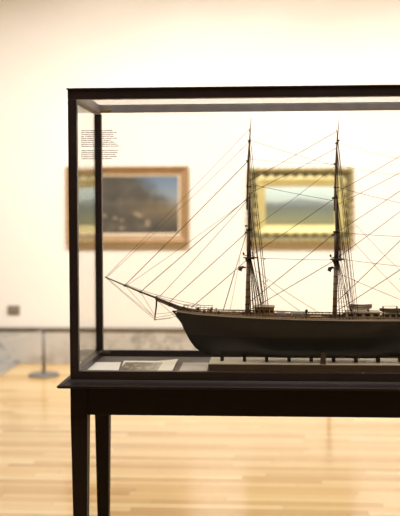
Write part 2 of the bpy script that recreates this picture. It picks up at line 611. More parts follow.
# ------------------------------------------------------------------ table
FRONT = 3.30            # front face of the vitrine
DEPTH = 0.53
BACK = FRONT + DEPTH
CX0 = at(67.6, 100, FRONT).x
CX1 = 0.95
TT = at(72, 379.3, FRONT).z       # top of the moulding, the vitrine stands on it
ZTOP = at(68.5, 88.3, FRONT).z
zl = TT - 0.0255
tbl = thing('display_table', ((CX0 + CX1) / 2, (FRONT + BACK) / 2, 0), 'long dark wood table with tapered legs carrying the glass case', 'table')
tx, ty = tbl.location.x, tbl.location.y
hx, hy = (CX1 - CX0) / 2, DEPTH / 2
# moulded top: ogee lip
b = bmesh.new()
loops = []
for o_, z in ((0.0, zl - .0), (.034, zl), (.038, zl + .003), (.038, zl + .008), (.033, zl + .011), (.024, zl + .014), (.014, zl + .018), (.008, zl + .022), (.004, TT)):
    loops.append([b.verts.new(p) for p in ((-hx - o_, -hy - o_, z), (hx + o_, -hy - o_, z), (hx + o_, hy + o_, z), (-hx - o_, hy + o_, z))])
for a, c in zip(loops, loops[1:]):
    for k in range(4):
        b.faces.new((a[k], a[(k + 1) % 4], c[(k + 1) % 4], c[k]))
b.faces.new(loops[0][::-1]); b.faces.new(loops[-1])
obj('table_top', b, M['table_wood'], tbl)
AP = at(120, 415.5, FRONT).z           # lower edge of the apron
LW = 0.057
for sx in (-1, 1):
    for sy in (-1, 1):
        b = bmesh.new()
        cx, cy = sx * (hx - LW / 2), sy * (hy - LW / 2)
        box(b, cx - LW / 2, cx + LW / 2, cy - LW / 2, cy + LW / 2, AP - .01, zl)
        frustum(b, cx, cy, 0, LW * .31, LW * .31, AP - .01, LW / 2, LW / 2, dx=-0.0 * sx, dy=0)
        obj('leg', b, M['table_wood'], tbl, bevel=0.0015)
for sy in (-1, 1):
    b = bmesh.new(); box(b, -hx + LW, hx - LW, sy * (hy - .016) - .011, sy * (hy - .016) + .011, AP, zl)
    obj('apron', b, M['table_wood'], tbl, bevel=0.0015)
for sx in (-1, 1):
    b = bmesh.new(); box(b, sx * (hx - .016) - .011, sx * (hx - .016) + .011, -hy + LW, hy - LW, AP, zl)
    obj('apron', b, M['table_wood'], tbl, bevel=0.0015)

# ------------------------------------------------------------------ vitrine
vc = thing('display_case', (tx, ty, TT), 'tall glass display case with dark wooden frame holding the ship model', 'display case')
H = ZTOP - TT
P = 0.029
RB = round(at(90, 370.2, FRONT + .02).z - TT, 4)     # bottom rail height
RT = 0.0365
for sx in (-1, 1):
    for sy in (-1, 1):
        b = bmesh.new()
        box(b, sx * (hx - P / 2) - P / 2, sx * (hx - P / 2) + P / 2, sy * (hy - .0133) - .0133, sy * (hy - .0133) + .0133, 0, H - RT)
        obj('post', b, M['dark_wood'], vc, bevel=0.0015)
PT = .0265
for sy in (-1, 1):
    b = bmesh.new(); box(b, -hx + P, hx - P, sy * (hy - PT / 2) - PT / 2, sy * (hy - PT / 2) + PT / 2, 0, RB)
    obj('bottom_rail', b, M['dark_wood'], vc, bevel=0.0015)
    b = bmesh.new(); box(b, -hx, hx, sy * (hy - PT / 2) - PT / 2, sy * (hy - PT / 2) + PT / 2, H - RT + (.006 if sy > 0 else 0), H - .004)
    obj('top_rail', b, M['dark_wood'] if sy < 0 else M['case_grey_lit'], vc, bevel=0.0015)
for sx in (-1, 1):
    b = bmesh.new(); box(b, sx * (hx - P / 2) - P / 2, sx * (hx - P / 2) + P / 2, -hy + PT, hy - PT, 0, RB)
    obj('bottom_rail', b, M['dark_wood'], vc, bevel=0.0015)
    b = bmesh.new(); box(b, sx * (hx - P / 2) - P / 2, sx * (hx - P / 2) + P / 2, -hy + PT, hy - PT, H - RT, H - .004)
    obj('top_rail', b, M['case_grey_lit'], vc, bevel=0.0015)
# thin cap bead round the top
b = bmesh.new()
for (a0, a1, c0, c1) in ((-hx - .004, hx + .004, -hy - .004, -hy + .012), (-hx - .004, hx + .004, hy - .012, hy + .004),
                         (-hx - .004, -hx + .012, -hy + .012, hy - .012), (hx - .012, hx + .004, -hy + .012, hy - .012)):
    box(b, a0, a1, c0, c1, H - .004, H)
obj('cap_bead', b, M['dark_wood'], vc)
# glass
G = 0.004
gy = hy - PT * .55
fp = None
for sy in (-1, 1):
    b = bmesh.new(); box(b, -hx + P, hx - P, sy * gy - G / 2, sy * gy + G / 2, RB, H - RT)
    o = obj('glass_pane', b, M['glass'], vc)
    if sy < 0: fp = o
gx = hx - P * .5
for sx in (-1, 1):
    b = bmesh.new(); box(b, sx * gx - G / 2, sx * gx + G / 2, -hy + PT, hy - PT, RB, H - RT)
    obj('glass_pane', b, M['glass'], vc)
b = bmesh.new(); box(b, -hx + .012, hx - .012, -hy + .012, hy - .012, H - .004, H - .001)
obj('glass_pane', b, M['coated_glass'], vc)
# floor board
ZF = 0.005
b = bmesh.new(); box(b, -hx + P, hx - P, -hy + PT, hy - PT, 0, ZF)
obj('case_floor', b, M['case_floor'], vc)
# brass corner brackets
b = bmesh.new(); box(b, -hx + P + .002, -hx + P + .042, hy - PT - .012, hy - PT, H - RT + .004, H - RT + .014)
tag(obj('corner_bracket', b, M['brass'], vc, bevel=.001), 'brass corner bracket')
b = bmesh.new(); box(b, -hx + P, -hx + P + .03, hy - PT - .003, hy - PT, RB - .014, RB - .003)
tag(obj('corner_bracket', b, M['bracket'], vc, bevel=.001), 'dull brass corner bracket')

# lettering on the front glass: two paragraphs of small black type
tl = at(81, 129.5, FRONT + .01); br = at(119, 160.5, FRONT + .01)
b = bmesh.new()
yy = -gy - G / 2 - .0003
W_, H_ = br.x - tl.x, tl.z - br.z
rows = [(k * 11.3, w_) for k, w_ in enumerate((.82, .93, .88, .84, .94, .78, .86, .95, .99))]
rows = [(2 + k * 11.3, w_) for k, (_, w_) in enumerate(rows)] + [(118 + k * 11.6, w_) for k, w_ in enumerate((.98, .97, .93, .96, .80))]
sc_ = H_ / 180.0
lh = 7.0 * sc_
rng = random.Random(3)
for ry, wf in rows:
    zt = tl.z - TT - ry * sc_
    x = tl.x - tx
    xe_ = x + W_ * wf
    while x < xe_:
        n = rng.randint(2, 9)
        for k in range(n):
            if x > xe_:
                break
            cw = lh * rng.choice((.30, .55, .6, .6, .65, .85))
            tall = rng.random() < .3
            top_ = zt if tall else zt - lh * .28
            st = lh * .30
            def q(x0_, x1_, z0_, z1_):
                vs = [b.verts.new(p) for p in ((x0_, yy, z0_), (x1_, yy, z0_), (x1_, yy, z1_), (x0_, yy, z1_))]
                b.faces.new(vs)
            q(x, x + st, zt - lh, top_)
            if cw > lh * .4:
                q(x + cw - st, x + cw, zt - lh, zt - lh * .28)
                if rng.random() < .7: q(x + st, x + cw - st, zt - lh * .28 - st, zt - lh * .28)
                if rng.random() < .6: q(x + st, x + cw - st, zt - lh, zt - lh + st)
                if rng.random() < .3: q(x + st, x + cw - st, zt - lh * .7, zt - lh * .7 + st)
            x += cw + lh * .2
        x += lh * .42
tag(obj('lettering', b, M['ink'], fp), 'two paragraphs of small black type', None)

# ------------------------------------------------------------------ papers on the case floor
ZCF = TT + ZF




def sheet(name, corners, m, curl=0.0, n=24, thick=0.0012):
    """a thin sheet, near-left, near-right, far-right, far-left; curl lifts the far right corner"""
    bm = bmesh.new()
    nl, nr, fr, fl = corners
    g = {}
    for top in (0, 1):
        for i in range(n + 1):
            for j in range(9):
                u, v = i / n, j / 8
                p = nl.lerp(nr, u).lerp(fl.lerp(fr, u), v)
                lift = curl * max(0, (u - .55) / .45) ** 1.6 * (0.35 + .65 * v)
                g[top, i, j] = bm.verts.new((p.x, p.y, ZCF + .0004 + lift + thick * top))
    for i in range(n):
        for j in range(8):
            bm.faces.new((g[1, i, j], g[1, i + 1, j], g[1, i + 1, j + 1], g[1, i, j + 1]))
            bm.faces.new((g[0, i, j], g[0, i, j + 1], g[0, i + 1, j + 1], g[0, i + 1, j]))
    for i in range(n):
        for j in (0, 8):
            bm.faces.new((g[0, i, j], g[0, i + 1, j], g[1, i + 1, j], g[1, i, j]))
    for j in range(8):
        for i in (0, n):
            bm.faces.new((g[0, i, j], g[0, i, j + 1], g[1, i, j + 1], g[1, i, j]))
    return bm


fz = ZCF
cs = [floor_pt(82, 370.5, fz), floor_pt(118.5, 370.5, fz), floor_pt(121, 362.5, fz), floor_pt(94, 362.5, fz)]
tag(obj('paper_card', sheet('card', cs, None), M['card'], smooth=False), 'blank white paper card lying in the left corner of the case floor', 'card')

# picture print with a sepia view and a curled right edge
def print_mat():
    m = mat('sepia_print', (0.7, 0.65, 0.55), 0.5)
    t = NT(m)
    co = t.coord('Generated')
    sep = t.n('ShaderNodeSeparateXYZ'); t.l(co, sep.inputs[0])
    u, v = sep.outputs['X'], sep.outputs['Y']
    n1 = t.noise(co, 9, 5, .6)
    inside = t.math('MULTIPLY', t.math('LESS_THAN', t.math('ABSOLUTE', t.math('SUBTRACT', u, 0.40)), 0.34),
                    t.math('LESS_THAN', t.math('ABSOLUTE', t.math('SUBTRACT', v, 0.45)), 0.40))
    c = t.ramp(n1, [(.38, (0.035, 0.027, 0.016)), (.52, (0.14, 0.11, 0.065)), (.64, (0.45, 0.39, 0.28))])
    fade = t.math('MULTIPLY', inside, t.math('SUBTRACT', 1.25, t.math('MULTIPLY', u, .95)), True)
    t.color(t.mix(fade, (0.84, 0.79, 0.66), c))
    return m


M['print'] = print_mat()
cs = [floor_pt(119.5, 372.5, fz), floor_pt(172, 372.5, fz), floor_pt(178, 361.5, fz), floor_pt(124, 361, fz)]
tag(obj('picture_sheet', sheet('print', cs, None, curl=.008), M['print']), 'cream printed sheet with a sepia picture and curled right edge on the case floor', 'print')

M['card_grey'] = noisy('pale_grey_card', (0.34, 0.30, 0.26), (0.42, 0.38, 0.33), 12, 0.35)
cs = [floor_pt(179, 372, fz), floor_pt(206.8, 372, fz), floor_pt(208.8, 363.2, fz), floor_pt(183, 363.2, fz)]
tag(obj('caption_card', sheet('caption', cs, None, thick=.002), M['card_grey']), 'blank grey card on the case floor between the sepia print and the ship baseboard', 'card')

# ------------------------------------------------------------------ ship stand
YS = 3.53               # the ship's middle plane
BW = 0.082
BH = round(at(300, 364.6, YS - BW).z - ZCF, 4)
bx0 = at(208.5, 364.5, YS - BW).x
bx1 = 0.84
std = thing('ship_stand', ((bx0 + bx1) / 2, YS, ZCF + .0004), 'brown baseboard with pale top and two rows of dark pillars under the hull', 'stand')
sx0, sx1 = bx0 - std.location.x, bx1 - std.location.x
b = bmesh.new(); box(b, sx0, sx1, -BW, BW, 0, BH - .002)
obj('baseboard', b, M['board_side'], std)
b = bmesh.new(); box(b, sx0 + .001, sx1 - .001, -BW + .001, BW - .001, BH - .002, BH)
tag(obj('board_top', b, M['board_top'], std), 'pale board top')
ZB = ZCF + BH

# ------------------------------------------------------------------ ship
KEEL = at(300, 357.3, YS).z
ship = thing('model_ship', (at(176, 311, YS).x, YS, KEEL), 'black-hulled three-masted sailing ship model with bare masts and rigging', 'ship model')
SX, SZ = ship.location.x, ship.location.z


def S(px, py, dy=0.0):
    """ship-local point at a place of the photograph, dy across the ship from its middle plane"""
    p = at(px, py, YS + dy)
    return Vector((p.x - SX, dy, p.z - SZ))


BM = 0.088
stern_u = S(474, 318).x
stern_l = S(452, 340).x
stem = [S(*p) for p in ((176, 311), (178.3, 317), (181.5, 324), (185.3, 332), (189.5, 340), (195, 347.5), (203, 353.5), (213, 357.3))]
stem_tab = sorted([(max(p.z, 0.0), p.x) for p in stem])


def plan(u):
    if u < .36:
        return 1 - (1 - u / .36) ** 2.1
    if u > .68:
        return 1 - .42 * ((u - .68) / .32) ** 2
    return 1.0


sheer_px = [(176, 311.3), (186, 312.8), (196, 314.3), (226, 316.6), (256, 318.2), (300, 320), (350, 321), (400, 321), (440, 319.6), (476, 316.5)]
sheer_tab = []
for px, py in sheer_px:
    u = (px - 176) / 298.0
    q = S(px, py, -BM * plan(min(max(u, 0), 1)))
    sheer_tab.append((q.x, q.z))


def sheer(x):
    return lerp_table(sheer_tab, x)


NV, NU = 16, 60


def hull_pt(u, v, side):
    zt = sheer(0.0) if u == 0 else None
    # iterate: height of this level follows the local sheer
    x = u * stern_u
    for _ in range(3):
        z = v * sheer(x)
        xs = lerp_table(stem_tab, z)
        if v < .72:
            xe2 = stern_l
        else:
            xe2 = stern_l + (stern_u - stern_l) * ((v - .72) / .28) ** .7
        x = xs + (xe2 - xs) * u
    e_mid = .26
    if u < .3:
        e = e_mid + (1.0 - e_mid) * (1 - u / .3) ** 1.3
    elif u > .66:
        e = e_mid + (2.2 - e_mid) * ((u - .66) / .34) ** 1.4
    else:
        e = e_mid
    bb = BM * plan(u) * (max(v, 0.0) ** e)
    tumble = 1 - .05 * max(0, v - .75) / .25
    return Vector((x, side * max(bb * tumble, 0.0022), z))


def half_breadth(x):
    u = min(max(x / stern_u, 0), 1)
    return BM * plan(u) * .95


b = bmesh.new()
vs = [i / NV for i in range(NV + 1)]
us = [(i / NU) ** 1.35 for i in range(NU + 1)]
grid = {}
for side in (-1, 1):
    for i, u in enumerate(us):
        for j, v in enumerate(vs):
            grid[side, i, j] = b.verts.new(hull_pt(u, v ** 1.6, side))
for side in (-1, 1):
    for i in range(NU):
        for j in range(NV):
            b.faces.new((grid[side, i, j], grid[side, i + 1, j], grid[side, i + 1, j + 1], grid[side, i, j + 1]))
for i in range(NU):   # keel
    b.faces.new((grid[-1, i, 0], grid[1, i, 0], grid[1, i + 1, 0], grid[-1, i + 1, 0]))
for j in range(NV):   # stem and transom
    b.faces.new((grid[-1, 0, j], grid[-1, 0, j + 1], grid[1, 0, j + 1], grid[1, 0, j]))
    b.faces.new((grid[-1, NU, j], grid[1, NU, j], grid[1, NU, j + 1], grid[-1, NU, j + 1]))
obj('hull', b, M['hull'], ship, smooth=True)

# deck
top = [(grid_u, hull_pt(grid_u, 1.0, -1)) for grid_u in us]
b = bmesh.new()
prev = None
for u, p in top:
    z = p.z - .003
    row = [b.verts.new((p.x, y, z)) for y in (p.y * .985, p.y * .4, 0, -p.y * .4, -p.y * .985)]
    if prev:
        for k in range(4):
            b.faces.new((prev[k], row[k], row[k + 1], prev[k + 1]))
    prev = row
obj('deck', b, M['deck'], ship)

# pale stripe and railings, one on each side
RH = 0.0105
for side in (-1, 1):
    b = bmesh.new()
    pts = [Vector((p.x, side * (abs(p.y) + .0008), p.z)) for u, p in top]
    tube(b, pts, .0016, 6)
    obj('stripe', b, M['stripe'], ship, smooth=True)
    b = bmesh.new()
    pts2 = [Vector((p.x, side * max(abs(p.y) - .001, .0005), p.z + RH)) for u, p in top[1:]]
    tube(b, pts2, .0021, 6)
    obj('handrail', b, M['rail_dark'], ship, smooth=True)
    b = bmesh.new()
    # balusters and planksheer
    pts3 = [Vector((p.x, side * max(abs(p.y) - .0015, .0005), p.z + .0035)) for u, p in top[1:]]
    tube(b, pts3, .0024, 6)
    x = pts2[0].x + .006
    while x < stern_u - .004:
        yb_ = side * max(half_breadth(x) / .95 * .95 - .001, .0006)
        zz = sheer(x)
        tube(b, [(x, yb_, zz), (x, yb_, zz + RH)], .0017, 5)
        x += .0125
    obj('bulwark', b, M['rail'], ship)

# bow knee and figurehead
b = bmesh.new()
tube(b, [S(184, 325), S(179, 318), S(175.5, 313.5), S(172.5, 311)], [.004, .005, .004, .0022], 8)
tube(b, [S(172.5, 311), S(178, 311.5), S(186, 313.5)], [.002, .0035, .004], 8)
obj('figurehead', b, M['hull'], ship, smooth=True)

# bowsprit, jibboom and dolphin striker
b = bmesh.new(); tube(b, [S(194, 315), S(186, 311.6), S(156, 299.3)], [.0062, .0062, .0046], 10)
bs = obj('bowsprit', b, M['mast'], ship, smooth=True)
b = bmesh.new(); tube(b, [S(176, 305.6), S(156, 297.8), S(140, 291.7), S(105, 277.0)], [.0036, .0038, .0034, .0020], 10)
obj('jibboom', b, M['mast'], bs, smooth=True)
b = bmesh.new(); tube(b, [S(156.8, 296), S(156.3, 306), S(154.6, 320.5)], [.0034, .0030, .0018], 8)
obj('dolphin_striker', b, M['black'], bs, smooth=True)
for px, py in ((156.5, 298.6), (140.6, 292), (125, 285.5)):
    b = bmesh.new(); q = S(px, py); d = (S(105, 277) - S(156, 298)).normalized()
    tube(b, [q - d * .003, q + d * .003], .0052, 10)
    obj('iron_band', b, M['black'], bs)


# masts
def mast(pts, rad, tops, bands, pale_to):
    """pts: image points from deck to truck"""
    loc = [S(*p) for p in pts]
    b = bmesh.new()
    tube(b, loc[:2], rad[:2], 12)
    low = obj('mast', b, M['mast_pale'], ship, smooth=True)
    b = bmesh.new()
    off = Vector((-.006, 0, 0))
    tube(b, [loc[1] + Vector((.004, 0, -.006)), loc[2] + Vector((.002, 0, 0))], [rad[2], rad[2] * .9], 10)
    obj('topmast', b, M['mast'], low, smooth=True)
    b = bmesh.new()
    tube(b, [loc[2] + Vector((-.003, 0, -.045))] + loc[3:], [rad[3]] + rad[3:len(loc)], 8)
    obj('topgallant_mast', b, M['mast'], low, smooth=True)
    # masthead of the lower mast above the top
    b = bmesh.new()
    h1 = S(*tops['cap'])
    tube(b, [loc[1], h1], [rad[1], rad[1] * .8], 10)
    obj('masthead', b, M['mast'], low, smooth=True)
    b = bmesh.new()
    box(b, h1.x - .009, h1.x + .013, -.007, .007, h1.z - .003, h1.z + .004)
    obj('mast_cap', b, M['black'], low, bevel=.001)
    q = S(*tops['top'])
    b = bmesh.new()
    # D-shaped platform with rim
    ring = []
    for z in (-.0025, .0015):
        r = []
        for k in range(20):
            a = 2 * math.pi * k / 20
            r.append(b.verts.new((q.x + .003 + .025 * math.cos(a), .027 * math.sin(a), q.z + z)))
        ring.append(r)
    for k in range(20):
        b.faces.new((ring[0][k], ring[0][(k + 1) % 20], ring[1][(k + 1) % 20], ring[1][k]))
    b.faces.new(ring[0][::-1]); b.faces.new(ring[1])
    obj('mast_top', b, M['rail_dark'], low)
    b = bmesh.new()
    for s in (-1, 1):
        tube(b, [(q.x - .012, s * .008, q.z - .004), (q.x + .018, s * .008, q.z - .004)], .0022, 6)
        tube(b, [(q.x - .004, s * .005, q.z - .026), (q.x - .014, s * .007, q.z - .004)], .002, 6)
    obj('trestle', b, M['black'], low)
    for (px, py) in tops['cross']:
        q = S(px, py)
        b = bmesh.new()
        for dx in (-.004, .006):
            tube(b, [(q.x + dx, -.026, q.z - .001), (q.x + dx, 0, q.z), (q.x + dx, .026, q.z - .001)], .0014, 6)
        tube(b, [(q.x - .008, -.003, q.z - .002), (q.x + .012, -.003, q.z - .002)], .0016, 6)
        tube(b, [(q.x - .008, .003, q.z - .002), (q.x + .012, .003, q.z - .002)], .0016, 6)
        obj('crosstree', b, M['black'], low)
    for (px, py) in tops['collar']:
        q = S(px, py)
        b = bmesh.new()
        tube(b, [(q.x - .0055, 0, q.z), (q.x + .002, 0, q.z + .001)], .0028, 8)
        tube(b, [(q.x, 0, q.z - .003), (q.x, 0, q.z + .003)], .0042, 8)
        obj('stay_collar', b, M['black'], low)
    # yard truss hanging before the mast
    q = S(*tops['truss'])
    b = bmesh.new()
    tube(b, [(q.x + .022, 0, q.z + .006), (q.x + .012, 0, q.z + .009), (q.x + .004, 0, q.z + .005), (q.x, 0, q.z - .004)], [.0026, .0038, .0075, .006], 8)
    tube(b, [(q.x + .006, 0, q.z + .004), (q.x + .006, 0, q.z - .007)], .0018, 6)
    obj('yard_truss', b, M['black'], low, smooth=True)
    q = S(*tops['lamp'])
    b = bmesh.new()
    tube(b, [(q.x, 0, q.z - .004), (q.x + .001, 0, q.z + .001), (q.x - .001, 0, q.z + .006)], [.002, .0042, .002], 8)
    tube(b, [(q.x, 0, q.z - .003), (q.x + .014, 0, q.z - .006)], .0015, 6)
    obj('top_block', b, M['black'], low, smooth=True)
    for k in range(bands):
        s = (k + .6) / bands
        q = loc[0].lerp(loc[1], s)
        b = bmesh.new()
        rr = rad[0] + (rad[1] - rad[0]) * s
        tube(b, [q - Vector((0, 0, .0014)), q + Vector((0, 0, .0014))], rr + .0007, 12)
        obj('mast_band', b, M['black'], low)
    return low


mast([(247.2, 316), (248.6, 257), (248.0, 197), (248.3, 158), (249.6, 141), (251.2, 118)],
     [.0080, .0070, .0048, .0034, .0026, .0009],
     dict(cap=(248.6, 230), top=(249.4, 257.5), cross=[(248.4, 197), (248.4, 186)], collar=[(247.6, 161), (247.6, 200), (249.2, 141), (246.2, 232.5), (246.4, 226)], truss=(239.6, 269.5), lamp=(243.4, 254)), 8, 0)
mast([(334.6, 318), (336.0, 258.5), (335.4, 198), (336.0, 164), (337.0, 143), (339.2, 119)],
     [.0080, .0070, .0048, .0034, .0026, .0009],
     dict(cap=(335.8, 232), top=(336.6, 259), cross=[(335.6, 197.5), (335.6, 187)], collar=[(335.0, 164), (336.6, 143.5), (333.5, 198), (333.4, 235), (338.4, 140.5)], truss=(328.8, 270), lamp=(330.4, 256)), 8, 0)
mast([(407.5, 318), (409, 268), (408.6, 212), (409.2, 182), (410, 162), (411.6, 142)],
     [.0080, .0070, .0050, .0038, .0030, .0010],
     dict(cap=(408.8, 244), top=(409, 268), cross=[(408.6, 212), (408.6, 203)], collar=[(408, 182), (409, 164)], truss=(401, 279), lamp=(401.5, 252)), 7, 0)


# rigging
def rope(name, a, c, r, m, sag=0.0, parent=None):
    b = bmesh.new()
    r = r * 1.4
    n = 8 if sag else 2
    pts = []
    for k in range(n + 1):
        s = k / n
        p = a.lerp(c, s)
        p.z -= sag * 4 * s * (1 - s)
        pts.append(p)
    tube(b, pts, r, 5)
    return obj(name, b, m, parent or ship, smooth=True)


DK, PL = M['rope_dark'], M['rope_pale']
stays = [  # head stays of the foremast
    ((105.5, 277), (249.6, 129), .00055, PL), ((106.5, 277.5), (249.0, 142), .00055, PL),
    ((125, 285.3), (247.8, 161.5), .00095, DK), ((140.6, 291.8), (247.8, 198), .00095, DK), ((126, 286), (247.8, 199), .00055, PL),
    ((158, 298.5), (246.8, 201), .0007, PL), ((169, 302.5), (247.5, 231.5), .0009, DK), ((192, 307), (248, 259), .0009, DK),
    ((223, 311), (234, 274), .0011, DK), ((234, 274), (246.5, 233), .0008, DK), ((230, 310), (240, 258), .0005, PL),
    # stays between fore and main
    ((249, 181), (337.3, 131), .0007, DK), ((248.5, 194), (336.6, 148), .0007, DK),
    ((249, 257), (335, 198), .0008, DK), ((249, 231), (335.6, 166), .0006, PL),
    ((248.5, 303), (335, 233), .0009, DK), ((248.0, 311), (336, 259.5), .0009, DK),
    # stays between main and mizzen
    ((337, 192), (409.4, 150.5), .0007, DK), ((336.6, 205), (409, 168), .0007, DK),
    ((336, 233), (408.8, 185), .0008, DK), ((337, 258), (408.8, 205), .0008, DK),
    ((335.5, 303), (408.8, 232), .0009, DK), ((335, 312), (408.8, 264), .0009, DK),
    # braces and light lines
    ((250, 140), (337, 166), .0005, PL), ((250, 159), (336, 164), .0004, PL), ((249, 184), (335, 201), .0006, DK),
    ((257, 258), (336, 260), .0006, DK), ((262, 281), (300, 311), .0006, PL), ((255, 270), (318, 312), .0006, PL),
    ((337, 142), (409, 161), .0004, PL), ((336.5, 165), (409, 176), .0004, PL), ((336, 187), (409, 205), .0006, DK),
    ((336, 232.3), (409, 237), .0006, DK), ((340, 259), (409, 267), .0006, DK), ((342, 275), (409, 303), .0006, DK),
    ((356, 225), (405, 275), .0005, PL), ((345, 232), (400, 292), .0005, PL),
    # aft of the mizzen
    ((409, 165), (475, 314), .0007, DK), ((409, 244), (474, 312), .0007, DK), ((409, 206), (470, 313), .0007, DK),
]
for a, c, r, m in stays:
    rope('stay', S(*a), S(*c), r, m, sag=.004 if m is PL else 0.0015)
# martingale stays and bobstays under the bowsprit
for a, c in (((105, 277), (154.8, 319.5)), ((125, 285.5), (155, 318)), ((140.6, 292), (155.2, 316)), ((107, 278), (155, 317.5)),
             ((154.6, 319.5), (176, 316.5)), ((155, 317.5), (175, 314)), ((155.4, 314), (173, 312)), ((156.5, 300), (181, 321)), ((154.6, 320), (172, 318))):
    rope('martingale_stay', S(*a), S(*c), .0005, DK, sag=.001)
for s in (-1, 1):
    for a, c in (((125, 285.5), (180, 308)), ((141, 292), (183, 310))):
        rope('jib_guy', S(*a), S(*c, s * .022), .0006, DK)
# netting ropes above the bowsprit
for a, c in (((125, 284), (157, 295)), ((157, 295), (200, 305)), ((157, 296.5), (190, 306))):
    rope('foot_rope', S(*a), S(*c), .0006, PL, sag=.002)


def shrouds(px, top_y, cap_y, cross_y, royal_y, foot_y, mastx):
    for s in (-1, 1):
        y0 = s * .070
        yb = lambda dx: s * (BM * .95)
        feet = []
        for k in range(5):        # lower shrouds
            f = S(px + 3 + 3.2 * k, foot_y, s * .0)
            z = sheer(f.x) + .004
            a = Vector((S(mastx, top_y - 6).x + .002, s * .004, S(mastx, top_y - 6).z))
            c = Vector((f.x, s * half_breadth(f.x), z))
            rope('shroud', a, c, .0009, DK if k % 2 == 0 else PL)
            feet.append((a, c))
        # ratlines over the lower shrouds: one part
        b = bmesh.new()
        for k in range(2, 15):
            t_ = k / 15
            tube(b, [a.lerp(c, t_) for a, c in (feet[0], feet[2], feet[4])], .0003, 4)
        obj('ratlines', b, DK, ship)
        q = S(mastx, top_y)
        for k in range(4):        # topmast shrouds to the edge of the top
            c = Vector((q.x + .002 + .006 * k, s * .025, q.z))
            a = S(mastx + .5, cross_y - 2)
            rope('topmast_shroud', a, c, .0007, DK)
        b = bmesh.new()
        a = S(mastx + .5, cross_y - 2)
        for k in range(4, 15):
            t_ = k / 15
            tube(b, [a.lerp(Vector((q.x + .002 + .006 * m_, s * .025, q.z)), t_) for m_ in (0, 3)], .0003, 4)
        obj('ratlines', b, DK, ship)
        # topgallant shrouds
        q2 = S(mastx, cross_y)
        for k in range(2):
            rope('topgallant_shroud', S(mastx + .8, royal_y + 14), Vector((q2.x + .002 + .006 * k, s * .024, q2.z)), .0006, DK)
        # backstays run down to the rail abaft the mast
        for k, (hy_, fx) in enumerate(((cross_y - 6, 16.5), (cross_y - 3, 18), (royal_y + 22, 19.5), (royal_y + 6, 21.5), (cap_y + 1, 15.5))):
            f = S(px + fx, foot_y)
            c = Vector((f.x, s * half_breadth(f.x), sheer(f.x) + .004))
            rope('backstay', S(mastx + .6, hy_), c, .0007, DK if k % 2 else PL)


shrouds(247.5, 257.5, 231, 197, 122, 312, 248.6)
shrouds(335.0, 259, 233, 197.5, 123, 314, 336.0)
shrouds(408.0, 268, 245, 212, 146, 314, 409.0)
# blocks on lines abaft the fore and main mast
for px, py, dy in ((264.8, 259, -.03), (264, 283.5, -.04), (267, 281, -.04), (234.2, 274, 0), (263, 187, 0), (354.5, 281, -.02), (343.5, 259.5, -.02), (352, 200, 0), (264.5, 287.5, -.04)):
    b = bmesh.new()
    q = S(px, py, dy)
    tube(b, [q - Vector((.001, 0, .003)), q, q + Vector((.001, 0, .003))], [.001, .0026, .001], 6)
    obj('block', b, M['black'], ship, smooth=True)


# deck houses
def dz(x):
    return sheer(x) - .003


def house(px0, px1, py_top, half, m, roof, windows, over=.003):
    x0, x1 = S(px0, 316).x, S(px1, 316).x
    zt = S((px0 + px1) / 2, py_top, -half).z
    zb_ = dz((x0 + x1) / 2) - .002
    b = bmesh.new(); box(b, x0, x1, -half, half, zb_, zt - .003)
    hs = obj('deckhouse', b, m, ship, bevel=.0006)
    b = bmesh.new(); box(b, x0 - over, x1 + over, -half - over, half + over, zt - .003, zt)
    obj('roof', b, roof, hs, bevel=.0006)
    n = windows
    for s in (-1, 1):
        for k in range(n):
            wx = x0 + (x1 - x0) * (k + .5) / n
            wz = (zb_ + zt) / 2 + .004
            b = bmesh.new()
            ww = (x1 - x0) / n * .30
            box(b, wx - ww, wx + ww, s * half - .001, s * half + .001, wz - .004, wz + .004)
            obj('window', b, M['black'], hs)
    return zt


house(254.5, 274, 306.8, .032, M['rail'], M['house_roof'], 4)
house(346, 379, 312, .034, M['house'], M['house'], 4)
house(383, 402, 313.5, .026, M['house'], M['house_roof'], 3)
house(426, 452, 311.5, .030, M['house'], M['house_roof'], 4)


def boat(px0, px1, py_gun, depth_px, half, dy, m, upturned=False, label=None):
    a, c = S(px0, py_gun, dy), S(px1, py_gun, dy)
    L = c.x - a.x
    D = depth_px * YS / F
    b = bmesh.new()
    n, k_ = 16, 8
    rows_ = []
    for i in range(n + 1):
        t_ = i / n
        w_ = half * max(.06, (1 - abs(2 * t_ - 1) ** 2.6))
        sh = .0022 * (2 * t_ - 1) ** 2
        dd = D * (1 - .45 * abs(2 * t_ - 1) ** 3)
        row = []
        for j in range(k_ + 1):
            an = math.pi * j / k_
            yy_ = -w_ * math.cos(an)
            zz_ = -dd * math.sin(an) ** .8 + sh
            if upturned: zz_ = -zz_ - D
            row.append(b.verts.new((a.x + L * t_, dy + yy_, a.z + zz_)))
        rows_.append(row)
    for r0, r1 in zip(rows_, rows_[1:]):
        for j in range(k_):
            b.faces.new((r0[j], r1[j], r1[j + 1], r0[j + 1]))
        b.faces.new((r0[k_], r1[k_], r1[0], r0[0]))     # boat cover
    b.faces.new(rows_[0]); b.faces.new(rows_[-1][::-1])
    o = obj('ship_boat', b, m, ship, smooth=False)
    if label: o['label'] = label
    b = bmesh.new()
    for s in (-1, 1):
        tube(b, [(a.x + L * i / n, dy + s * half * max(.06, (1 - abs(2 * i / n - 1) ** 2.6)), a.z + (-D if upturned else .0022 * (2 * i / n - 1) ** 2)) for i in range(n + 1)], .0012, 5)
    obj('gunwale', b, M['rail_dark'], o)
    return o


